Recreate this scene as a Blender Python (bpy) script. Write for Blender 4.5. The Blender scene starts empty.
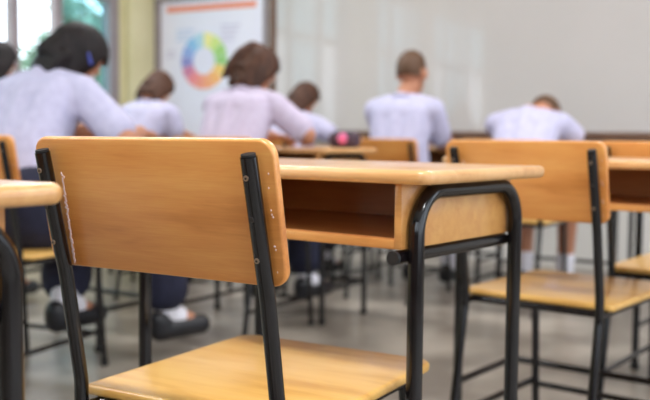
import bpy, bmesh, math, random
from mathutils import Vector, Matrix, Quaternion
random.seed(7)
S = bpy.context.scene
COL = S.collection
PI = math.pi
V = Vector

# ------------------------------------------------------------------ materials
def lin(c):
    f = lambda x: x/12.92 if x <= .04045 else ((x+.055)/1.055)**2.4
    return (f(c[0]/255), f(c[1]/255), f(c[2]/255), 1)

def base_mat(name, col, rough=.5, spec=.5, coat=0, metal=0):
    m = bpy.data.materials.new(name); m.use_nodes = True
    b = m.node_tree.nodes['Principled BSDF']
    b.inputs['Base Color'].default_value = lin(col)
    b.inputs['Roughness'].default_value = rough
    b.inputs['Specular IOR Level'].default_value = spec
    b.inputs['Coat Weight'].default_value = coat
    b.inputs['Coat Roughness'].default_value = .15
    b.inputs['Metallic'].default_value = metal
    return m, m.node_tree, b

def noise_mat(name, c1, c2, scale=8, stretch=(1, 1, 1), rough=.5, coat=0, detail=4, bump=0, spec=.5, lo=.35, hi=.65, metal=0):
    m, t, b = base_mat(name, c1, rough, spec, coat, metal)
    N = t.nodes; L = t.links
    tc = N.new('ShaderNodeTexCoord'); mp = N.new('ShaderNodeMapping')
    mp.inputs['Scale'].default_value = stretch
    nz = N.new('ShaderNodeTexNoise'); nz.inputs['Scale'].default_value = scale; nz.inputs['Detail'].default_value = detail
    cr = N.new('ShaderNodeValToRGB')
    cr.color_ramp.elements[0].position = lo; cr.color_ramp.elements[0].color = lin(c1)
    cr.color_ramp.elements[1].position = hi; cr.color_ramp.elements[1].color = lin(c2)
    L.new(tc.outputs['Object'], mp.inputs[0]); L.new(mp.outputs[0], nz.inputs['Vector'])
    L.new(nz.outputs[0], cr.inputs[0]); L.new(cr.outputs[0], b.inputs['Base Color'])
    if bump:
        bp = N.new('ShaderNodeBump'); bp.inputs['Strength'].default_value = bump; bp.inputs['Distance'].default_value = .004
        L.new(nz.outputs[0], bp.inputs['Height']); L.new(bp.outputs[0], b.inputs['Normal'])
    return m

def wood_mat(name, ca, cb, cc, rough=.34, coat=.35, scale=5.5):
    """varnished board: broad tone drift, long soft streaks and fine grain running along x"""
    m, t, b = base_mat(name, ca, rough, .5, coat)
    N = t.nodes; L = t.links
    tc = N.new('ShaderNodeTexCoord')
    m1 = N.new('ShaderNodeMapping'); m1.inputs['Scale'].default_value = (.9, 7, 7)
    n1 = N.new('ShaderNodeTexNoise'); n1.inputs['Scale'].default_value = scale; n1.inputs['Detail'].default_value = 3; n1.inputs['Distortion'].default_value = .6
    m2 = N.new('ShaderNodeMapping'); m2.inputs['Scale'].default_value = (4, 90, 90)
    n2 = N.new('ShaderNodeTexNoise'); n2.inputs['Scale'].default_value = 6; n2.inputs['Detail'].default_value = 2
    m3 = N.new('ShaderNodeMapping'); m3.inputs['Scale'].default_value = (1, 1.6, 1.6)
    n3 = N.new('ShaderNodeTexNoise'); n3.inputs['Scale'].default_value = 4
    r1 = N.new('ShaderNodeValToRGB')
    e = r1.color_ramp.elements
    e[0].position = .34; e[0].color = lin(cc); e[1].position = .62; e[1].color = lin(cb)
    k = e.new(.47); k.color = lin(ca)
    for mp in (m1, m2, m3): L.new(tc.outputs['Object'], mp.inputs[0])
    L.new(m1.outputs[0], n1.inputs['Vector']); L.new(m2.outputs[0], n2.inputs['Vector']); L.new(m3.outputs[0], n3.inputs['Vector'])
    mix = N.new('ShaderNodeMath'); mix.operation = 'MULTIPLY_ADD'; mix.inputs[1].default_value = .5
    ad = N.new('ShaderNodeMath'); ad.operation = 'MULTIPLY'; ad.inputs[1].default_value = .5
    L.new(n3.outputs[0], ad.inputs[0]); L.new(n1.outputs[0], mix.inputs[0]); L.new(ad.outputs[0], mix.inputs[2])
    L.new(mix.outputs[0], r1.inputs[0])
    ov = N.new('ShaderNodeMixRGB'); ov.blend_type = 'OVERLAY'; ov.inputs[0].default_value = .16
    L.new(r1.outputs[0], ov.inputs[1]); L.new(n2.outputs[0], ov.inputs[2])
    L.new(ov.outputs[0], b.inputs['Base Color'])
    return m

M = {}
M['back'] = wood_mat('varnished_backrest_plywood', (222, 146, 74), (232, 162, 88), (200, 124, 56), .32, .5)
M['seat'] = wood_mat('varnished_seat_plywood', (222, 172, 92), (230, 184, 106), (205, 150, 72), .34, .5)
M['top'] = wood_mat('worn_tabletop_wood', (218, 164, 104), (226, 176, 118), (202, 144, 86), .3, .55)
M['box'] = wood_mat('desk_box_wood', (206, 146, 80), (216, 160, 92), (188, 124, 62), .4, .3)
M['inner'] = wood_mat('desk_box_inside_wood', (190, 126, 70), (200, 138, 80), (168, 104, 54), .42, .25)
M['tube'] = noise_mat('dark_enamelled_tube', (10, 8, 9), (18, 13, 15), 40, rough=.15, coat=.0, spec=.55)
M['cap'] = base_mat('black_rubber', (22, 20, 20), .6)[0]
M['screw'] = base_mat('dull_steel', (170, 150, 130), .4, metal=.8)[0]
M['screw_hole'] = base_mat('screw_recess', (40, 34, 32), .6)[0]
M['floor'] = noise_mat('worn_concrete', (112, 103, 93), (160, 150, 138), 2.6, rough=.3, detail=8, spec=.5, lo=.4, hi=.62)
M['wall'] = noise_mat('pale_paint', (206, 203, 198), (212, 209, 204), 3, rough=.7)
M['cream'] = noise_mat('cream_paint', (206, 198, 154), (216, 208, 168), 3, rough=.65)
M['ceil'] = noise_mat('ceiling_paint', (232, 230, 224), (238, 236, 230), 3, rough=.8)
M['board'] = noise_mat('whiteboard_enamel', (189, 184, 181), (195, 189, 186), 1.2, rough=.05, spec=.5)
M['brown'] = noise_mat('brown_wood_frame', (92, 62, 46), (108, 76, 56), 10, (1, 6, 6), rough=.5)
M['grey'] = noise_mat('grey_window_paint', (138, 128, 132), (150, 140, 144), 6, rough=.55)
M['shirt'] = noise_mat('white_school_cotton', (178, 175, 202), (190, 187, 212), 30, rough=.85, bump=.15)
M['pink_shirt'] = noise_mat('pale_pinkish_cotton', (190, 176, 198), (198, 186, 206), 30, rough=.85, bump=.15)
M['navy'] = noise_mat('navy_cotton', (22, 24, 46), (30, 32, 56), 30, rough=.85)
M['sock'] = noise_mat('white_sock_knit', (222, 220, 230), (234, 232, 240), 60, rough=.9)
M['shoe'] = base_mat('black_shoe_leather', (22, 22, 28), .4)[0]
M['skin'] = noise_mat('skin', (176, 118, 88), (184, 126, 96), 20, rough=.55)
M['hair'] = noise_mat('black_brown_hair', (16, 11, 13), (32, 24, 25), 60, (1, 1, .12), rough=.62, bump=.8, spec=.3)
M['hair_brown'] = noise_mat('brown_hair', (58, 36, 26), (88, 56, 40), 60, (1, 1, .12), rough=.62, bump=.8, spec=.3)
M['hair_crop'] = noise_mat('short_brown_hair', (74, 48, 28), (98, 66, 40), 80, rough=.6)
M['eye'] = base_mat('eye_white', (232, 228, 222), .2)[0]
M['iris'] = base_mat('dark_iris', (30, 20, 16), .2)[0]
M['lip'] = base_mat('lip', (150, 84, 74), .5)[0]
M['clip'] = base_mat('blue_plastic', (60, 72, 160), .35)[0]
M['paper'] = noise_mat('poster_paper', (224, 221, 236), (230, 228, 240), 2, rough=.6)
M['orange'] = base_mat('printed_orange', (232, 138, 104), .6)[0]
M['print_blue'] = base_mat('printed_pale_blue', (198, 208, 232), .6)[0]
M['print_grey'] = base_mat('printed_pale_grey', (208, 202, 220), .6)[0]
M['added_panel'] = noise_mat('added_dark_wall_panel', (84, 66, 54), (104, 84, 68), 6, (6, 6, 1), rough=.6)  # made-up dark finish for out-of-view walls, keeps tube reflections dark
M['glue'] = base_mat('dried_glue', (226, 196, 190), .5)[0]
M['pouch'] = noise_mat('dark_purple_cloth', (66, 50, 62), (84, 64, 76), 30, rough=.8)
M['pink'] = base_mat('pink_plastic', (244, 120, 170), .4)[0]
M['leaf'] = noise_mat('leaf_green', (98, 128, 114), (154, 178, 156), 1.6, rough=.55)
M['bark'] = noise_mat('bark', (88, 72, 58), (112, 94, 76), 9, (1, 1, .3), rough=.9)
M['lawn'] = noise_mat('grass_ground', (150, 170, 120), (176, 190, 140), 2, rough=.9)
M['lampbody'] = base_mat('white_lamp_metal', (235, 235, 235), .4)[0]

def glass_mat():
    m = bpy.data.materials.new('tinted_window_glass'); m.use_nodes = True
    t = m.node_tree; t.nodes.clear()
    o = t.nodes.new('ShaderNodeOutputMaterial'); tr = t.nodes.new('ShaderNodeBsdfTransparent')
    gl = t.nodes.new('ShaderNodeBsdfGlossy'); mx = t.nodes.new('ShaderNodeMixShader'); mx.inputs[0].default_value = .06
    tr.inputs[0].default_value = (.62, .80, .84, 1); gl.inputs['Roughness'].default_value = .05
    t.links.new(tr.outputs[0], mx.inputs[1]); t.links.new(gl.outputs[0], mx.inputs[2])
    t.links.new(mx.outputs[0], o.inputs[0]); return m
M['glass'] = glass_mat()

# ------------------------------------------------------------------ mesh helpers
def obj(name, bm, mats, parent=None, loc=(0, 0, 0), rz=0, smooth=True, ang=.7):
    bmesh.ops.recalc_face_normals(bm, faces=bm.faces)
    me = bpy.data.meshes.new(name); bm.to_mesh(me); bm.free()
    for m in (mats if isinstance(mats, (list, tuple)) else [mats]): me.materials.append(m)
    if smooth:
        for p in me.polygons: p.use_smooth = True
        me.set_sharp_from_angle(angle=ang)
    o = bpy.data.objects.new(name, me); COL.objects.link(o)
    o.location = loc; o.rotation_euler = (0, 0, rz)
    if parent: o.parent = parent
    return o

def tag(o, label=None, cat=None, group=None, kind=None):
    if label: o['label'] = label
    if cat: o['category'] = cat
    if group: o['group'] = group
    if kind: o['kind'] = kind
    return o

def empty(name, loc=(0, 0, 0), rz=0):
    o = bpy.data.objects.new(name, None); COL.objects.link(o)
    o.location = loc; o.rotation_euler = (0, 0, rz); o.empty_display_size = .1
    return o

def copy_tree(o, parent=None):
    c = o.copy(); COL.objects.link(c)
    if parent: c.parent = parent
    for ch in [x for x in bpy.data.objects if x.parent == o]: copy_tree(ch, c)
    return c

def box(bm, x0, x1, y0, y1, z0, z1, bev=0, mi=0):
    t = bmesh.new()
    vs = [t.verts.new((x, y, z)) for x in (x0, x1) for y in (y0, y1) for z in (z0, z1)]
    for f in ((0, 1, 3, 2), (4, 6, 7, 5), (0, 4, 5, 1), (2, 3, 7, 6), (0, 2, 6, 4), (1, 5, 7, 3)): t.faces.new([vs[i] for i in f])
    if bev: bmesh.ops.bevel(t, geom=t.edges[:], offset=bev, segments=2, affect='EDGES', profile=.5)
    merge(bm, t, mi)

def merge(bm, t, mi=0, mat=None):
    if mat is not None: bmesh.ops.transform(t, matrix=mat, verts=t.verts)
    mp = {v: bm.verts.new(v.co) for v in t.verts}
    for f in t.faces:
        try:
            n = bm.faces.new([mp[v] for v in f.verts]); n.material_index = mi
        except ValueError: pass
    t.free()

def fillet(pts, r, n=7):
    pts = [V(p) for p in pts]; out = [pts[0]]
    for i in range(1, len(pts)-1):
        a, b, c = pts[i-1], pts[i], pts[i+1]
        d0 = (a-b).normalized(); d1 = (c-b).normalized()
        th = d0.angle(d1)
        if th > PI-.02: out.append(b); continue
        l = min(r/math.tan(th/2), (a-b).length*.49, (c-b).length*.49)
        p0 = b+d0*l; p1 = b+d1*l
        rr = l*math.tan(th/2)
        ctr = b+(d0+d1).normalized()*(rr/math.sin(th/2))
        v0 = p0-ctr; v1 = p1-ctr; ang = v0.angle(v1); ax = v0.cross(v1).normalized()
        for k in range(n+1): out.append(ctr+Quaternion(ax, ang*k/n) @ v0)
    out.append(pts[-1]); return out

def tube(bm, path, r, seg=16, mi=0, rad=None):
    path = [V(p) for p in path]; n = len(path)
    tang = [(path[min(i+1, n-1)]-path[max(i-1, 0)]).normalized() for i in range(n)]
    u = V((1, 0, 0)) if abs(tang[0].x) < .9 else V((0, 1, 0))
    u = (u-tang[0]*u.dot(tang[0])).normalized(); rings = []
    for i in range(n):
        u = (u-tang[i]*u.dot(tang[i])).normalized(); w = tang[i].cross(u)
        ri = rad[i] if rad else r
        rings.append([bm.verts.new(path[i]+(u*math.cos(2*PI*k/seg)+w*math.sin(2*PI*k/seg))*ri) for k in range(seg)])
    for a, b in zip(rings, rings[1:]):
        for k in range(seg):
            f = bm.faces.new((a[k], a[(k+1) % seg], b[(k+1) % seg], b[k])); f.material_index = mi
    f = bm.faces.new(rings[0][::-1]); f.material_index = mi
    f = bm.faces.new(rings[-1]); f.material_index = mi

def rrect(w, d, r, x0=0, y0=0, n=8, rs=None):
    out = []
    rs = rs or (r, r, r, r)
    for (cx, cy, a), q in zip(((1, 1, 0), (-1, 1, 90), (-1, -1, 180), (1, -1, 270)), rs):
        for k in range(n+1):
            t = math.radians(a+90*k/n)
            out.append((x0+cx*(w/2-q)+q*math.cos(t), y0+cy*(d/2-q)+q*math.sin(t)))
    return out

def slab(bm, outline, th, er, steps=4, mi=0, mat=None):
    """flat board with rounded-over edges, top face at z = 0"""
    t = bmesh.new(); n = len(outline); P = [V((x, y, 0)) for x, y in outline]
    nor = []
    for i in range(n):
        d = (P[(i+1) % n]-P[i-1]); d.normalize(); nor.append(V((d.y, -d.x, 0)))
    prof = []
    for k in range(steps+1):
        a = PI/2*k/steps; prof.append((er*(1-math.sin(a)), -er*(1-math.cos(a))))
    prof += [(i, -th-z) for i, z in reversed(prof)]
    rings = [[t.verts.new(P[i]-nor[i]*ins+V((0, 0, z))) for i in range(n)] for ins, z in prof]
    for a, b in zip(rings, rings[1:]):
        for i in range(n): t.faces.new((a[i], a[(i+1) % n], b[(i+1) % n], b[i]))
    t.faces.new(rings[0]); t.faces.new(rings[-1][::-1])
    merge(bm, t, mi, mat)

def ell(bm, c, s, rot=None, n=20):
    t = bmesh.new(); bmesh.ops.create_uvsphere(t, u_segments=n, v_segments=n//2+2, radius=1)
    m = Matrix.Translation(c) @ (rot.to_4x4() if rot else Matrix.Identity(4)) @ Matrix.Diagonal((s[0], s[1], s[2], 1))
    merge(bm, t, 0, m)

def disc(bm, c, nrm, r, th, n=14, mi=0):
    nrm = V(nrm).normalized(); tube(bm, [V(c), V(c)+nrm*th], r, n, mi)

# ------------------------------------------------------------------ camera (fitted to the photograph)
HC, PIT, ROL, FPX = .7951, .0689, .0099, 904.08
cd = bpy.data.cameras.new('camera'); cam = bpy.data.objects.new('camera', cd); COL.objects.link(cam)
fw = V((0, math.cos(PIT), -math.sin(PIT))); dn = V((0, -math.sin(PIT), -math.cos(PIT))); rt = V((1, 0, 0))
cx = math.cos(ROL)*rt-math.sin(ROL)*dn; cdn = math.sin(ROL)*rt+math.cos(ROL)*dn
mw = Matrix.Identity(4)
for i in range(3): mw[i][0] = cx[i]; mw[i][1] = -cdn[i]; mw[i][2] = -fw[i]
mw[2][3] = HC
cam.matrix_world = mw
cd.sensor_width = 36; cd.lens = FPX/650*36; cd.clip_start = .02
cd.dof.use_dof = True; cd.dof.focus_distance = 1.15; cd.dof.aperture_fstop = 4.0
S.camera = cam

def fwd(a): return V((math.sin(a), math.cos(a), 0))
def lat(a): return V((math.cos(a), -math.sin(a), 0))

# ------------------------------------------------------------------ room
RA = .5
RC = V((-1.407, 7.267, 0))          # front left corner of the room
room_rz = -RA
def rw(u, v, z=0): return RC+lat(RA)*u-fwd(RA)*v+V((0, 0, z))
# room-local frame: x = u (to the right along the front wall), y = -v (towards the front)
def rbox(bm, u0, u1, v0, v1, z0, z1, bev=0, mi=0): box(bm, u0, u1, -v1, -v0, z0, z1, bev, mi)
def robj(name, bm, mats, **k): return obj(name, bm, mats, loc=RC, rz=room_rz, ang=.5, **k)
UW, VL, ZH = 8.2, 8.6, 3.0
b = bmesh.new(); rbox(b, -.15, UW+.15, -.15, VL, -.1, 0); tag(robj('floor', b, M['floor']), kind='structure')
b = bmesh.new(); rbox(b, -.15, UW+.15, -.15, VL, ZH, ZH+.1); tag(robj('ceiling', b, M['ceil']), kind='structure')
b = bmesh.new(); rbox(b, -.15, UW+.15, -.15, 0, 0, ZH); tag(robj('wall_front', b, M['wall']), kind='structure')
def wall_with_windows(name, u0, u1, wins, mat, z0=.85):
    b = bmesh.new(); z1 = 2.55
    edges = [0]+[e for w in wins for e in w]+[VL]
    for i in range(0, len(edges), 2): rbox(b, u0, u1, edges[i], edges[i+1], 0, ZH)
    for a, c in wins:
        rbox(b, u0, u1, a, c, 0, z0); rbox(b, u0, u1, a, c, z1, ZH)
    tag(robj(name, b, mat), kind='structure')
WL = [(.36, 1.7), (1.8, 3.5), (4.2, 5.7), (6.0, 8.5)]
wall_with_windows('wall_left', -.15, 0, WL, M['cream'])
WR = [(.6, 2.2), (2.6, 4.2), (4.6, 6.2), (6.6, 8.2)]  # openings of the added right wall, out of view
b = bmesh.new(); edges = [0, 3.9, 5.6, 6.1, 7.8, UW]
for i in range(0, 5, 2): rbox(b, edges[i], edges[i+1], VL, VL+.15, 0, ZH)
for i in range(1, 5, 2): rbox(b, edges[i], edges[i+1], VL, VL+.15, 0, 1.0); rbox(b, edges[i], edges[i+1], VL, VL+.15, 2.4, ZH)
tag(robj('wall_back_added', b, M['added_panel']), kind='structure')  # unseen back wall, added dark with openings to shape light and reflections
wall_with_windows('wall_right_added', UW, UW+.15, WR, M['added_panel'], .25)  # unseen window wall added for daylight and reflections, sills lowered for tube highlights
b = bmesh.new(); rbox(b, .0, .07, .0, .30, 0, ZH, .004); tag(robj('trim_1', b, M['cream']), kind='structure')
def window(i, u, a, c, bars, panes, z0=.85):
    b = bmesh.new(); z1 = 2.55
    rbox(b, u-.05, u+.03, a, a+.10, z0, z1); rbox(b, u-.05, u+.03, c-.06, c, z0, z1)
    rbox(b, u-.05, u+.03, a, c, z0, z0+.06); rbox(b, u-.05, u+.03, a, c, z1-.06, z1)
    rbox(b, u-.04, u+.02, a, c, 1.80, 1.87)
    for p, q in bars: rbox(b, u-.04, u+.02, p, q, z0, z1)
    w = tag(robj('window_%d' % i, b, M['grey']), kind='structure')
    for p, q in panes:
        g = bmesh.new(); rbox(g, u-.012, u-.006, p, q, z0+.06, 1.80)
        obj('glass_pane', g, M['glass'], parent=w, smooth=False)
    if u < 0:
        g = bmesh.new(); rbox(g, u-.012, u-.006, a+.1, c-.06, 1.87, z1-.06); obj('glass_pane', g, M['glass'], parent=w, smooth=False)
window(1, -.03, *WL[0], [(.935, 1.003), (1.327, 1.396)], [(.46, .935)])
window(2, -.03, *WL[1], [(2.22, 2.28), (2.86, 2.92), (3.30, 3.36)], [(2.28, 2.86)])
window(3, -.03, *WL[2], [(4.66, 4.72), (5.18, 5.24)], [(4.30, 4.66), (4.72, 5.18), (5.24, 5.64)])
window(4, -.03, *WL[3], [(6.54, 6.60), (7.04, 7.10), (7.46, 7.52)], [(6.60, 7.04), (7.10, 7.46)])
for i, (a, c) in enumerate(WR):
    window(i+5, UW+.05, a, c, [(a+.52, a+.585), (a+1.06, a+1.12)], [], .25)  # windows added out of view to light the room and reflect in the tubes

# whiteboard on the front wall
wb = empty('whiteboard', rw(3.8, 0, .8), room_rz)
def wbx(bm, u0, u1, v0, v1, z0, z1, bev=0): box(bm, u0-3.8, u1-3.8, -v1, -v0, z0-.8, z1-.8, bev)
b = bmesh.new(); wbx(b, 1.19, 6.9, .001, .022, .84, 2.2); obj('writing_surface', b, M['board'], wb)
b = bmesh.new()
wbx(b, 1.145, 1.195, 0, .035, .80, 2.25, .004); wbx(b, 6.895, 6.945, 0, .035, .80, 2.25, .004); wbx(b, 1.145, 6.945, 0, .035, 2.2, 2.25, .004)
obj('board_frame', b, M['brown'], wb)
b = bmesh.new(); wbx(b, 1.145, 6.945, 0, .075, .795, .845, .006); obj('pen_ledge', b, M['brown'], wb)
tag(wb, 'wide pale whiteboard with brown frame on the front wall', 'whiteboard')

# poster with a colour wheel
PU, PZ = .6, .7
po = empty('wall_poster', rw(PU, 0, PZ), room_rz)
def pbx(bm, u0, u1, v0, v1, z0, z1, mi=0): box(bm, u0-PU, u1-PU, -v1, -v0, z0-PZ, z1-PZ, 0, mi)
b = bmesh.new(); pbx(b, .13, 1.085, .0, .020, .72, 1.835); obj('sheet', b, M['paper'], po, smooth=False)
b = bmesh.new(); pbx(b, .06, .13, 0, .03, .70, 1.86); pbx(b, 1.085, 1.11, 0, .03, .70, 1.86); pbx(b, .06, 1.11, 0, .03, 1.835, 1.875); pbx(b, .06, 1.11, 0, .03, .68, .72)
obj('edge_frame', b, M['grey'], po)
b = bmesh.new(); pbx(b, .19, 1.02, .020, .022, 1.755, 1.80); obj('header_band', b, M['orange'], po, smooth=False)
b = bmesh.new()
for k in range(3): pbx(b, .28, .46-.03*k, .020, .022, 1.60-.035*k, 1.62-.035*k)
obj('text_block', b, M['print_blue'], po, smooth=False)
b = bmesh.new()
for k in range(4): pbx(b, .70, .88-.02*k, .020, .022, 1.62-.035*k, 1.64-.035*k)
obj('text_block', b, M['print_grey'], po, smooth=False)
b = bmesh.new()
for k in range(2): pbx(b, .88, 1.0-.03*k, .020, .022, 1.36-.035*k, 1.38-.035*k)
obj('text_block', b, M['print_grey'], po, smooth=False)
b = bmesh.new()
for k in range(2): pbx(b, .18, .27, .020, .022, 1.44-.035*k, 1.46-.035*k)
obj('text_block', b, M['print_grey'], po, smooth=False)
wheel_cols = [(236, 228, 150), (206, 224, 130), (160, 206, 118), (150, 200, 120), (238, 200, 110), (242, 178, 104),
              (240, 164, 116), (238, 150, 126), (236, 138, 140), (206, 126, 160), (138, 140, 200), (142, 168, 220), (140, 190, 228), (176, 210, 226)]
wm = [base_mat('wheel_print_%d' % i, c, .6)[0] for i, c in enumerate(wheel_cols)]
b = bmesh.new(); nW = len(wm); cz = 1.372-PZ; cu = .545-PU
for i in range(nW):
    a0 = 2*PI*i/nW; a1 = 2*PI*(i+1)/nW-.03
    pr = []
    for r_ in (.105, .215):
        for k in range(5):
            t_ = a0+(a1-a0)*(k if r_ < .2 else 4-k)/4
            pr.append((cu+r_*math.sin(t_), cz+r_*math.cos(t_)))
    f1 = [b.verts.new((x, -.022, z)) for x, z in pr]; f2 = [b.verts.new((x, -.0195, z)) for x, z in pr]
    fc = b.faces.new(f1); fc.material_index = i
    for k in range(10):
        q = b.faces.new((f1[k], f1[(k+1) % 10], f2[(k+1) % 10], f2[k])); q.material_index = i
obj('colour_wheel', b, wm, po, smooth=False)
tag(po, 'white poster with orange header and a multicoloured ring chart', 'poster')

# ceiling lamps: long fluorescent fittings
def lamp(u, v, power):
    r = empty('ceiling_lamp', rw(u, v, ZH), room_rz)
    b = bmesh.new(); box(b, -.65, .65, -.09, .09, -.06, 0, .01); obj('housing', b, M['lampbody'], r)
    m = bpy.data.materials.get('lit_tube')
    if not m:
        m = bpy.data.materials.new('lit_tube'); m.use_nodes = True
        p = m.node_tree.nodes['Principled BSDF']; p.inputs['Emission Color'].default_value = (1, .97, .9, 1); p.inputs['Emission Strength'].default_value = 4
    for s in (-.045, .045):
        b = bmesh.new(); tube(b, [(-.6, s, -.075), (.6, s, -.075)], .014, 10); obj('fluorescent_tube', b, m, r)
    ld = bpy.data.lights.new('lamp_light', 'AREA'); ld.shape = 'RECTANGLE'; ld.size = 1.2; ld.size_y = .16; ld.energy = power; ld.color = (.98, .98, 1)
    lo = bpy.data.objects.new('lamp_light', ld); COL.objects.link(lo); lo.parent = r; lo.location = (0, 0, -.095)
    return r
LP = 62
lamps = [(1.6, 1.9, LP, 'lamp of the front row, nearest the tree windows'), (4.2, 1.9, LP, 'lamp of the front row, middle of three'), (6.8, 1.9, LP, 'lamp of the front row, far from the poster'),
         (1.6, 5.3, LP, 'lamp of the back row, nearest the tree windows'), (4.15, 5.35, LP*1.3, 'lamp right above the nearest empty chair'), (6.8, 5.3, LP, 'lamp of the back row, far from the poster')]
for u, v, p, l in lamps:
    tag(lamp(u, v, p), 'white fluorescent ceiling '+l, 'ceiling lamp', 'ceiling lamps')

# ------------------------------------------------------------------ chair
TR = .0103
def make_chair():
    r = empty('classroom_chair')
    WB, PX, HS = .393, .169, .429
    def back_y(z): return -.0446-(z-.6122)*.0359/.1798      # rear face of the backrest
    ang = math.atan2(.0359, .1798)
    ln = math.hypot(.0359, .1798)
    b = bmesh.new()
    # board modelled flat (z = 0 is the rear face), then stood up
    out = rrect(WB+.002, ln, .022, -.0055, 0)
    mt = Matrix.Translation((0, (back_y(.6122)+back_y(.792))/2, .7021)) @ Matrix.Rotation(ang, 4, 'X') @ Matrix.Rotation(PI/2, 4, 'X')
    slab(b, out, .0125, .0035, mat=mt)
    obj('backrest', b, M['back'], r)
    b = bmesh.new()
    slab(b, rrect(.384, .416, .022, 0, .416/2, rs=(.032, .032, .012, .012)), .016, .006, mat=Matrix.Translation((0, 0, HS)))
    obj('seat', b, M['seat'], r)
    for s in (-1, 1):
        top = V((s*PX-.001, back_y(.775)-TR-.006, .772)); mid = V((s*PX, back_y(.60)-TR-.001, .60))
        kn = V((s*PX, -.0265, .445)); ft = V((s*.172, -.095, .0))
        lo = V((s*PX, -.0265, .395))
        b = bmesh.new(); path = fillet([top, mid, kn, lo, ft+V((0, 0, .012))], .12, 6)
        tube(b, path, TR, 18)
        p = obj('back_post', b, M['tube'], r)
        b = bmesh.new(); disc(b, top-(mid-top).normalized()*.0005, top-mid, TR*.88, .003)
        obj('end_cap', b, M['cap'], p)
        dr = (mid-top).normalized(); nr = V((0, -1, -.2)).normalized()
        for z_, dark in ((.747, 0), (.698, 1), (.648, 0)):
            c = V((s*PX-.0006, top.y+(mid.y-top.y)*(top.z-z_)/(top.z-mid.z)-TR-.0004, z_)); b = bmesh.new()
            disc(b, c, nr, .0034, .0016, 12, 1 if dark else 0)
            if not dark: disc(b, c+nr*.0012, nr, .0016, .0007, 10, 1)
            obj('screw', b, [M['screw'], M['screw_hole']], p)
        b = bmesh.new(); disc(b, ft, (0, 0, 1), .0135, .016); obj('rubber_foot', b, M['cap'], p)
        # front leg
        b = bmesh.new(); tube(b, [(s*.165, .352, .408), (s*.170, .385, .012)], TR, 16); l = obj('front_leg', b, M['tube'], r)
        b = bmesh.new(); disc(b, (s*.170, .385, 0), (0, 0, 1), .0135, .016); obj('rubber_foot', b, M['cap'], l)
        b = bmesh.new(); tube(b, [(s*.170, -.063, .125), (s*.1685, .372, .125)], .0085, 12); obj('side_stretcher', b, M['tube'], r)
    b = bmesh.new()
    tube(b, fillet([(-.165, -.018, .404), (-.165, .355, .404), (.165, .355, .404), (.165, -.018, .404)], .02), .0088, 12)
    tube(b, [(-.165, .006, .404), (.165, .006, .404)], .0088, 12)
    obj('seat_frame', b, M['tube'], r)
    b = bmesh.new(); tube(b, [(-.169, .377, .112), (.169, .377, .112)], .0085, 12); obj('front_stretcher', b, M['tube'], r)
    return r

# ------------------------------------------------------------------ desk (local origin: right corner of the sitter's edge, floor level)
DW, DD, DH, DT = .675, .402, .75, .0209
def make_desk():
    r = empty('school_desk')
    R_ = .0123
    b = bmesh.new()
    slab(b, rrect(DW+.004, DD+.006, .02, -DW/2, DD/2), DT, .009, 5, mat=Matrix.Translation((0, 0, DH)))
    obj('tabletop', b, M['top'], r)
    zt = DH-DT; zb = .632
    b = bmesh.new()
    xr0, xr1 = -.065, -.0527; xl1 = -DW+.065; xl0 = -DW+.0527; y0, y1 = .018, .372
    box(b, xr0, xr1, y0, y1, zb, zt, .001); box(b, xl0, xl1, y0, y1, zb, zt, .001)
    box(b, xl1, xr0, y0, y1, zb, zb+.014, .001)
    bx = obj('storage_box', b, M['box'], r)
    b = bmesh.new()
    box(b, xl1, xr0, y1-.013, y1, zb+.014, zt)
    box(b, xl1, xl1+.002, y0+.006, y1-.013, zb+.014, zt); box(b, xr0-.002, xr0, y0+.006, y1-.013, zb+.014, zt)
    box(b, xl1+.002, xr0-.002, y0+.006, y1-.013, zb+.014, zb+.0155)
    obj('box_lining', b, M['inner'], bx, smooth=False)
    for s in (0, 1):
        x = -.040 if s == 0 else -DW+.040
        b = bmesh.new()
        tube(b, fillet([(x, .04, .012), (x, .04, zt-R_-.0005), (x, .366, zt-R_-.0005), (x, .366, .012)], .062, 10), R_, 20)
        f = obj('leg_frame', b, M['tube'], r)
        for y in (.04, .366):
            b = bmesh.new(); disc(b, (x, y, 0), (0, 0, 1), .0155, .018); obj('rubber_foot', b, M['cap'], f)
        xi = x+(-1 if s == 0 else 1)*.019
        b = bmesh.new(); tube(b, [(xi, .012, zb-.0115), (xi, .362, zb-.0115)], .0102, 18)
        rl = obj('box_rail', b, M['tube'], r)
        b = bmesh.new(); disc(b, (xi, .012, zb-.0115), (0, -1, 0), .0105, .007, 18); obj('end_cap', b, M['cap'], rl)
        b = bmesh.new(); tube(b, [(x, .04, .15), (x, .366, .15)], .0095, 12); obj('side_stretcher', b, M['tube'], r)
        b = bmesh.new(); disc(b, (xi+(.012 if s == 0 else -.012), .05, zt-.0022), (0, 0, 1), .006, .002, 10); obj('screw', b, M['screw'], r)
    b = bmesh.new(); tube(b, [(-DW+.040, .366, .15), (-.040, .366, .15)], .0095, 12); obj('foot_bar', b, M['tube'], r)
    return r

proto_chair = make_chair(); proto_desk = make_desk()
used = {'c': False, 'd': False}
def chair(x, y, a, label):
    o = copy_tree(proto_chair) if used['c'] else proto_chair
    used['c'] = True
    o.location = (x, y, 0); o.rotation_euler = (0, 0, -a)
    tag(o, label, 'chair', 'classroom chairs'); return o
def desk(x, y, a, label):
    o = copy_tree(proto_desk) if used['d'] else proto_desk
    used['d'] = True
    o.location = (x, y, 0); o.rotation_euler = (0, 0, -a)
    tag(o, label, 'desk', 'classroom desks'); return o

nc = chair(-.188, 1.2165, .5245, 'empty wooden chair with dark metal posts, largest and nearest of the chairs')
desk(.1425, 1.2661, .655, 'wooden desk with open book box in front of the nearest empty chair')
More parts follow.
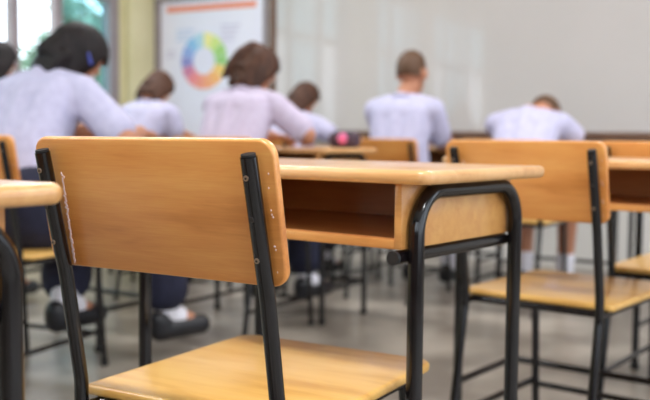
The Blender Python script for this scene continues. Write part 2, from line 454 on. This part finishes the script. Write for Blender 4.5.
# dried glue along the posts of the nearest chair
b = bmesh.new(); rg = random.Random(4)
for i in range(60):
    z_ = .618+.125*(i/59)**1.15; y_ = -.0446-(z_-.6122)*.0359/.1798
    ell(b, V((-.169+.0085+rg.gauss(0, .0009)+.003*(z_-.618)/.125, y_, z_)), (.0012+.0012*rg.random()*(1 if z_ < .7 else .3), .0008, .0022), None, 8)
for z_ in (.632, .66, .664, .70, .703, .708, .735, .752):
    y_ = -.0446-(z_-.6122)*.0359/.1798
    ell(b, V((.169+.011+rg.gauss(0, .001), y_, z_)), (.0008+.0012*rg.random(), .0006, .0014), None, 8)
gt = obj('glue_trace', b, M['glue'], [c for c in nc.children if c.name.startswith('backrest')][0]); gt['label'] = 'pale dried glue marks'; gt['kind'] = 'stuff'
F2 = V((-.2465, .8623, 0)); a2 = .561; n2 = F2-fwd(a2)*DD
desk(n2.x, n2.y, a2, 'wooden desk cut by the left edge, its corner overlapping the nearest chair')
chair(.494, 2.105, .675, 'empty wooden chair behind the right end of the nearest desk')
nE = V((.5123, 2.15, 0))+fwd(.66)*.045+lat(.66)*.375
desk(nE.x, nE.y, .66, 'wooden desk with dark book box just beyond the second empty chair')
chair(.985, 2.527, .65, 'empty wooden chair cut by the right edge, beyond the dark book box')
desk(1.57, 2.70, .65, 'wooden desk at the far right, beyond the chair cut by the right edge')

# ------------------------------------------------------------------ people
def rcone(bm, p0, r0, p1, r1, n=12, sc=None):
    p0 = V(p0); p1 = V(p1)
    for p, r in ((p0, r0), (p1, r1)):
        t = bmesh.new(); bmesh.ops.create_uvsphere(t, u_segments=n, v_segments=8, radius=r)
        bmesh.ops.translate(t, vec=p, verts=t.verts); merge(bm, t)
    if (p1-p0).length > 1e-4: tube(bm, [p0, p1], r0, n, rad=[r0, r1])
def chain(bm, pts, rs):
    for (a, b_), (ra, rb) in zip(zip(pts, pts[1:]), zip(rs, rs[1:])): rcone(bm, a, ra, b_, rb)
def fused(name, bm, mat, vox, it=4, parent=None, loc=(0, 0, 0), rz=0):
    """fuse overlapping limbs into one continuous surface"""
    o = obj(name, bm, mat, smooth=False)
    md = o.modifiers.new('r', 'REMESH'); md.mode = 'VOXEL'; md.voxel_size = vox; md.use_smooth_shade = True
    sm = o.modifiers.new('s', 'SMOOTH'); sm.factor = .5; sm.iterations = it
    dg = bpy.context.evaluated_depsgraph_get(); dg.update()
    me = bpy.data.meshes.new_from_object(o.evaluated_get(dg)); old = o.data
    o.modifiers.clear(); o.data = me; bpy.data.meshes.remove(old)
    me.name = name
    if not me.materials: me.materials.append(mat)
    for p in me.polygons: p.use_smooth = True
    o.location = loc; o.rotation_euler = (0, 0, rz)
    if parent: o.parent = parent
    return o

def ik(s, w, l1, l2, pole):
    d = w-s; L = min(d.length, (l1+l2)*.985); d.normalize(); w = s+d*L
    c = (l1*l1+L*L-l2*l2)/(2*l1*L); c = max(-1, min(1, c))
    p = V(pole)-d*V(pole).dot(d); p.normalize()
    return s+d*(l1*c)+p*(l1*math.sqrt(1-c*c)), w

def person(base, a, head, label, hair='bob', hmat='hair', bottom='skirt', shirt='shirt', pitch=.5, hyaw=0, hroll=0, twist=0,
           wr=((-.12, .37, .805), (.12, .38, .805)), ank=((-.1, .36, .11), (.1, .40, .11)), kn=((-.11, .40), (.11, .42)), k=.95, toe_turn=0, lift=(0, 0, 0), hsc=1, pole=(.22, .22)):
    """base: floor point under the pelvis; head: world position of the head centre; local y is forward"""
    base = V((base[0], base[1], 0)); Rz = Matrix.Rotation(-a, 3, 'Z'); inv = Rz.transposed()
    Hc = inv @ (V(head)-base)
    Rh = Matrix.Rotation(-hyaw, 3, 'Z') @ Matrix.Rotation(hroll, 3, 'Y') @ Matrix.Rotation(-pitch, 3, 'X')
    hs = k*(.97 if hair == 'crop' else .86)*hsc
    pel = V((0, 0, .525)); skull = Hc+Rh @ V((0, -.02, -.075))*hs
    nb = skull+V((0, -.035, -.075))*k*.95+V(lift)                       # base of the neck
    tw = Matrix.Rotation(-twist, 3, 'Z')
    bm = bmesh.new(); sh = bmesh.new()
    mid = pel.lerp(nb, .5)+V((0, -.035, .0)); up = pel.lerp(nb, .82)+V((0, -.02, .0))
    for s in (-1, 0, 1):
        L1 = [pel+tw @ V((s*.075, 0, 0)), mid+tw @ V((s*.065, 0, 0)), up+tw @ V((s*.085, .01, 0))]
        rr = [.095, .085, .082] if s else [.1, .092, .09]
        chain(bm, L1, [x*.86*k for x in rr]); chain(sh, [L1[0].lerp(L1[1], .16)]+L1[1:], [x*1.06*k for x in (rr[0], rr[1]*1.03, rr[2])])
    chain(bm, [up, nb, skull], [.075*k, .052*k, .05*k]); rcone(sh, up, .08*k, nb+V((0, -.004, -.012)), .062*k)
    rcone(sh, nb+V((0, .0, -.005)), .055*k, nb+(skull-nb)*.25, .05*k)
    for i, s in enumerate((-1, 1)):
        sp = nb+tw @ V((s*.165*k, 0, -.055)); w0 = V(wr[i])
        el, w = ik(sp, w0, .27*k, .235*k, (s*pole[i], -.3, -1.0))
        el.z = max(el.z, .805 if el.y > .2 else .775)
        chain(bm, [up+tw @ V((s*.05, 0, .02)), sp, el, w], [.06*k, .05*k, .038*k, .027*k])
        chain(sh, [up+tw @ V((s*.04, 0, .0)), nb+tw @ V((s*.07*k, -.005, -.028)), sp, sp.lerp(el, .78)], [.085*k, .06*k, .063*k, .062*k])
        # hand: palm, four fingers, thumb
        d = (w-el).normalized(); d = V((d.x*.8, d.y+.35, -.12)).normalized(); sd = d.cross(V((0, 0, 1))).normalized(); upv = sd.cross(d)
        for q in (-.024, -.008, .008, .024): rcone(bm, w, .02*k, w+d*.065*k+sd*q*k, .012*k, 8)
        for q, fl in zip((-.027, -.009, .009, .026), (.058, .072, .076, .064) if s < 0 else (.064, .076, .072, .058)):
            p0 = w+d*.066*k+sd*q*k; p1 = p0+(d*.9+sd*q*3-upv*.15).normalized()*fl*.55*k; p2 = p1+(d*.6-upv*.75).normalized()*fl*.45*k
            chain(bm, [p0, p1, p2], [.0095*k, .0088*k, .0075*k])
        q = -s
        t0 = w+d*.02*k+sd*q*.02*k; t1 = t0+(d*.6+sd*q*.8).normalized()*.036*k; t2 = t1+(d*.95+sd*q*.15-upv*.2).normalized()*.028*k
        chain(bm, [t0, t1, t2], [.0125*k, .0105*k, .0085*k])
    legs = []
    for i, s in enumerate((-1, 1)):
        hip = V((s*.085, .02, .515)); kne = V((kn[i][0], kn[i][1], .505)); an = V(ank[i])
        calf = kne.lerp(an, .35)+V((0, -.012, 0))
        toe = an+Matrix.Rotation(-toe_turn, 3, 'Z') @ V((s*.02, .13, -.06)); heel = an+V((0, -.03, -.06))
        chain(bm, [hip, kne, calf, an], [.082*k, .058*k, .05*k, .036*k]); chain(bm, [an, an.lerp(toe, .55), toe], [.036*k, .034*k, .026*k]); rcone(bm, an, .034*k, heel, .03*k)
        legs.append((hip, kne, calf, an, toe, heel))
    # head with brow, nose, chin and ears, fused into the body
    def hp(x, y, z): return Hc+Rh @ V((x, y, z))*hs
    ell(bm, hp(0, -.008, .02), (.076*hs, .093*hs, .095*hs), Rh); ell(bm, hp(0, .022, -.05), (.058*hs, .062*hs, .068*hs), Rh)
    rcone(bm, hp(0, .082, .005), .010*hs, hp(0, .098, -.028), .014*hs, 8); rcone(bm, hp(-.012, .088, -.032), .008*hs, hp(.012, .088, -.032), .008*hs, 8)
    rcone(bm, hp(-.03, .076, .028), .012*hs, hp(.03, .076, .028), .012*hs, 8); rcone(bm, hp(-.012, .066, -.1), .018*hs, hp(.012, .066, -.1), .018*hs, 8)
    for s in (-1, 1):
        ell(bm, hp(s*.08, -.004, -.01), (.011*hs, .022*hs, .034*hs), Rh, 12)
    body = fused('person', bm, M['skin'], .0065, 3, None, base, -a)
    tag(body, label, 'person', 'seated students')
    for s in (-1, 1):
        e = bmesh.new(); ell(e, hp(s*.031, .074, .005), (.0135*hs, .012*hs, .009*hs), Rh, 12); eo = obj('eye', e, M['eye'], body)
        e = bmesh.new(); ell(e, hp(s*.031, .0835, .005), (.0055*hs, .004*hs, .0055*hs), Rh, 10); obj('iris', e, M['iris'], eo)
    e = bmesh.new(); rcone(e, hp(-.018, .079, -.062), .005*hs, hp(0, .084, -.062), .0065*hs, 8); rcone(e, hp(0, .084, -.062), .0065*hs, hp(.018, .079, -.062), .005*hs, 8); obj('mouth', e, M['lip'], body)
    # hair
    hb = bmesh.new(); long = hair in ('bob', 'pony', 'clip')
    n_u, n_v = 40, 26; rings = []
    sc = (.094, .114, .117) if long else (.081, .0985, .104)
    off = V((0, -.010, .018))
    kept = {}
    t = bmesh.new(); bmesh.ops.create_uvsphere(t, u_segments=n_u, v_segments=n_v, radius=1)
    dele = []
    for v in t.verts:
        c = V((v.co.x*sc[0], v.co.y*sc[1], v.co.z*sc[2]))
        low = -.085 if long else -.05
        face = c.y > (.058 if long else .028) and c.z < .045
        if hair == 'crop': face = (c.y > .02 and c.z < .05) or (abs(c.x) > .05 and -.02 < c.y and c.z < .0)
        if face or c.z < low: dele.append(v)
        if long and c.z < 0 and c.y < .03:           # fall straight down from the widest part
            f = 1/max(.45, math.sqrt(max(.05, 1-v.co.z**2)))
            c.x *= min(f, 1.5)*.97; c.y *= min(f, 1.5)*.97
        if long: c *= 1+.025*math.sin(9*c.x*40)*.4
        v.co = c+off
    bmesh.ops.delete(t, geom=dele, context='VERTS')
    # draw the lower rim into the nape
    for v in t.verts:
        if long and v.co.z < -.02 and v.co.y < .02: v.co.z -= (-.02-v.co.z)*.5
    # give the cap a thickness
    g = bmesh.ops.solidify(t, geom=t.faces[:], thickness=.012)
    merge(hb, t, 0, Matrix.Translation(Hc) @ (Rh.to_4x4()) @ Matrix.Scale(hs, 4))
    if hair in ('bob', 'pony'):   # locks that fall over the nape and the sides
        for q in range(-5, 6):
            g_ = q/5; x_ = .088*math.sin(g_*1.5); y_ = -.086*math.cos(g_*1.5)
            chain(hb, [hp(x_*.92, y_*.95, .03), hp(x_*1.06, y_*1.06, -.04), hp(x_*1.0, y_*1.0+.004*(q % 2), -.105-.012*((q*7) % 3)), hp(x_*.86, y_*.9, -.14-.014*((q*5) % 3))], [.019*hs, .021*hs, .018*hs, .008*hs])
    if hair == 'bob' and False:
        for q in range(-3, 4): rcone(hb, hp(q*.022, -.088+abs(q)*.008, -.02), .024*hs, hp(q*.024, -.085+abs(q)*.012, -.085), .018*hs, 8)
    if hair == 'clip':            # hair tucked low over the nape
        for q in range(-4, 5): rcone(hb, hp(q*.019, -.085+abs(q)*.006, -.05), .026*hs, hp(q*.016, -.07+abs(q)*.005, -.115), .018*hs, 8)
    if hair in ('pony', 'clip'):
        chain(hb, [hp(-.02, -.07, .085), hp(-.03, -.105, .06), hp(-.05, -.115, .0), hp(-.07, -.105, -.08), hp(-.085, -.09, -.15)] if hair == 'pony' else
              [hp(0, -.08, -.03), hp(0, -.085, -.06), hp(0, -.08, -.10)], [.036*hs, .042*hs, .042*hs, .034*hs, .012*hs] if hair == 'pony' else [.045*hs, .04*hs, .015*hs])
    ho = fused('hair', hb, M[hmat], .006, 2, body)
    if hair == 'clip':
        c = bmesh.new(); rcone(c, hp(.055, -.055, .078), .008, hp(.075, -.02, .062), .008, 8); obj('hair_clip', c, M['clip'], ho)
        c = bmesh.new(); rcone(c, hp(.088, -.02, .022), .008, hp(.09, .012, .01), .008, 8); obj('hair_clip', c, M['clip'], ho)
    # clothes
    fused('shirt', sh, M[shirt], .009, 5, body)
    cb = bmesh.new(); ring = []
    for i in range(15):
        t_ = 2*PI*i/14; c0 = nb.lerp(skull, .22)
        ring.append(c0+V((math.cos(t_)*.062*k, math.sin(t_)*.058*k, -.006-.012*math.sin(t_))))
    for i in range(14): rcone(cb, ring[i], .013*k, ring[i+1], .013*k, 8)
    fused('collar', cb, M[shirt], .006, 2, body)
    lb = bmesh.new()
    for s in (-1, 0, 1): rcone(lb, pel+V((s*.075, -.012, .06)), .108*k, pel+V((s*.08, .01, -.0)), .113*k)
    if bottom == 'skirt':
        for (hip, kne, calf, an, toe, heel) in legs:
            chain(lb, [hip, kne+V((0, .0, 0))], [.098*k, .08*k]); hem = kne.lerp(an, .74)
            rcone(lb, kne, .08*k, V((hem.x, hem.y, max(.2, hem.z))), .085*k)
        h0, h1 = legs[0], legs[1]; mk = (h0[1]+h1[1])/2; mk = (h0[0]+h1[0])/2*.5+mk*.5; rcone(lb, (h0[0]+h1[0])/2, .085*k, mk, .075*k)
        fused('skirt', lb, M['navy'], .01, 5, body)
    else:
        for (hip, kne, calf, an, toe, heel) in legs: rcone(lb, hip, .097*k, hip.lerp(kne, .82), .078*k)
        fused('shorts', lb, M['navy'], .01, 5, body)
    for (hip, kne, calf, an, toe, heel) in legs:
        c = bmesh.new(); chain(c, [calf.lerp(an, .68), an, an.lerp(toe, .4)], [.048*k, .041*k, .038*k]); fused('sock', c, M['sock'], .007, 2, body)
        c = bmesh.new(); chain(c, [heel, heel.lerp(toe, .5)+V((0, 0, .004)), toe+(toe-heel).normalized()*.012], [.040*k, .041*k, .036*k]); rcone(c, heel+V((0, 0, .03)), .041*k, heel, .04*k)
        fused('shoe', c, M['shoe'], .007, 2, body)
    return body

def station(base, a, cl, dl, back=.2, gap=.27, latc=0, latd=.26, ca=None, dnear=None, da=None):
    base = V((base[0], base[1], 0)); ca = a if ca is None else ca
    if cl:
        c = base-fwd(ca)*back+lat(ca)*latc; chair(c.x, c.y, ca, cl)
    if dl:
        n = V(dnear).to_3d() if dnear else base+fwd(a)*gap+lat(a)*latd
        desk(n.x, n.y, da or a, dl)

A0 = .55
# girl in the left foreground
person((-1.00, 2.98), .5, (-.91, 3.30, 1.068), 'person with dark hair and blue hair clips leaning over a desk by the windows', 'clip', 'hair', 'skirt',
       pitch=.85, hyaw=.35, hroll=.15, wr=((-.02, .44, .805), (.16, .40, .805)), lift=(-.01, -.01, .035), hsc=1.12, pole=(.3, 1.3), kn=((-.12, .36), (.25, .41)), ank=((.05, .13, .225), (.25, .43, .16)), k=1.06, toe_turn=.3)
chair(-1.065, 2.80, .40, 'wooden chair of the person with blue hair clips, cut by the left edge')
desk(-.815, 3.235, .55, 'wooden desk of the person with blue hair clips, mostly behind the nearest chair')
# girl below the poster, middle
person((-.42, 3.72), A0, (-.293, 3.98, 1.082), 'person with brown hair and pinkish shirt writing in front of the poster', 'pony', 'hair_brown', 'skirt', 'pink_shirt',
       pitch=.75, hyaw=.3, hroll=.15, pole=(.3, .9), wr=((-.05, .42, .80), (.13, .40, .80)), ank=((-.05, .34, .17), (.14, .42, .17)))
station((-.42, 3.72), A0, 'wooden chair of the person with brown hair and pinkish shirt', 'wooden desk of the person in the pinkish shirt, with the pink-spotted pouch on it', dnear=(.0, 3.74), da=.62, back=.13, latc=.103)
# student by the pillar
person((-1.08, 4.74), A0, (-.92, 5.0, 1.05), 'person with brown hair bent over a desk under the left side of the poster', 'bob', 'hair_brown', 'skirt', pitch=.95, k=.93)
station((-1.08, 4.74), A0, 'wooden chair of the brown-haired person under the left side of the poster', 'wooden desk of the brown-haired person under the left side of the poster', latc=.09)
# small student behind the middle girl
person((-.21, 4.83), A0, (-.118, 5.1, 1.008), 'small person with short brown hair leaning on an elbow at the whiteboard edge', 'bob', 'hair_brown', 'skirt', pitch=.8, hyaw=.4, k=.88, kn=((-.13, .40), (.03, .40)), ank=((-.12, .36, .11), (.02, .38, .11)),
       wr=((-.1, .42, .805), (.2, .34, .80)))
station((-.21, 4.83), A0, 'wooden chair of the small person with short brown hair', 'wooden desk of the small person with short brown hair', latd=.2, back=.17, gap=.31)
# boy sitting upright
person((.38, 4.62), A0, (.447, 4.74, 1.135), 'person with cropped brown hair sitting upright before the whiteboard', 'crop', 'hair_crop', 'shorts', pitch=.12, k=1.0,
       wr=((-.10, .37, .805), (.08, .37, .805)), lift=(-.015, 0, 0))
station((.41, 4.62), A0, 'wooden chair of the upright person with cropped hair', 'wooden desk of the upright person with cropped hair', latd=.31, gap=.29)
# boy bent low at the right
person((.94, 4.32), A0, (1.13, 4.70, .915), 'person with cropped hair bent low over a desk at the right of the whiteboard', 'crop', 'hair_crop', 'shorts', pitch=1.25, k=1.02,
       wr=((-.1, .50, .805), (.1, .50, .805)), lift=(-.04, -.02, .085))
station((.94, 4.32), A0, 'wooden chair of the person bent low at the right', 'wooden desk of the person bent low at the right', latd=.41)
# student at the left edge
person((-1.73, 3.97), A0, (-1.535, 4.27, 1.125), 'person with black hair mostly cut off by the left edge', 'bob', 'hair', 'skirt', pitch=.5, k=.95, kn=((-.16, .40), (-.01, .40)), ank=((-.12, .36, .11), (.01, .38, .11)))
station((-1.73, 3.97), A0, 'wooden chair of the person cut off by the left edge', 'wooden desk of the person cut off by the left edge', latd=.17, gap=.24)

# pouch on the middle desk
pc = empty('pencil_pouch', (.085, 4.02, DH), -.6)
b = bmesh.new(); slab(b, rrect(.15, .07, .03), .07, .028, 5, mat=Matrix.Translation((0, 0, .071))); obj('pouch_body', b, M['pouch'], pc)
b = bmesh.new(); ell(b, V((.01, -.034, .042)), (.026, .009, .024), None, 14); obj('pink_spot', b, M['pink'], pc)
b = bmesh.new(); tube(b, [(-.05, 0, .0725), (.05, 0, .0725)], .003, 8); obj('zip', b, M['cap'], pc)
tag(pc, 'dark pencil pouch with a round pink spot on a desk', 'pencil pouch')

# ------------------------------------------------------------------ outside
b = bmesh.new(); box(b, -14, -.16, -9, 14, -.5, -.3); tag(robj('ground', b, M['lawn']), kind='structure')
def tree(u, v, h, r, n, label, seed):
    rnd = random.Random(seed); c = rw(u, v, -.3)
    t = empty('garden_tree', c)
    b = bmesh.new(); tube(b, [(0, 0, 0), (.05, .03, h*.35), (-.04, .02, h*.6), (.02, 0, h*.85)], .1, 12, rad=[.07, .055, .045, .02])
    for k in range(7):
        a_ = k*2.4; z_ = h*(.4+.06*k); tube(b, [(0, 0, z_), (math.cos(a_)*r*.4, math.sin(a_)*r*.4, z_+r*.3), (math.cos(a_)*r*.75, math.sin(a_)*r*.75, z_+r*.45)], .03, 8, rad=[.05, .03, .012])
    obj('trunk', b, M['bark'], t)
    b = bmesh.new()
    cl = [V((rnd.gauss(0, .5)*r, rnd.gauss(0, .5)*r, h*.6+rnd.gauss(0, .6)*r)) for _ in range(26)]
    for i in range(n):
        q = rnd.choice(cl)+V((rnd.gauss(0, 1), rnd.gauss(0, 1), rnd.gauss(0, 1)))*r*.2
        d = V((rnd.gauss(0, 1), rnd.gauss(0, 1), rnd.gauss(0, .6))).normalized(); e = d.orthogonal().normalized()*.045; d = d*.13
        b.faces.new([b.verts.new(x) for x in (q-d, q+e, q+d, q-e)])
    f = obj('foliage', b, M['leaf'], t, smooth=False); f['kind'] = 'stuff'
    tag(t, label, 'tree', 'trees outside the windows')
tree(-5.3, -4.8, 3.7, .85, 2600, 'green tree outside the tinted pane beside the pillar', 3)
tree(-9.5, -4.6, 5.4, 1.0, 2600, 'green tree farther out beyond the open window', 5)

# ------------------------------------------------------------------ light
w = bpy.data.worlds.new('sky'); S.world = w; w.use_nodes = True
bg = w.node_tree.nodes['Background']; bg.inputs[0].default_value = (.80, .90, 1.0, 1); bg.inputs[1].default_value = 6.0
S.view_settings.view_transform = 'Standard'; S.view_settings.look = 'None'; S.view_settings.gamma = 1; S.view_settings.exposure = -.5
S.view_settings.use_curve_mapping = False
S.cycles.max_bounces = 6; S.cycles.use_denoising = True; S.cycles.sample_clamp_indirect = 4
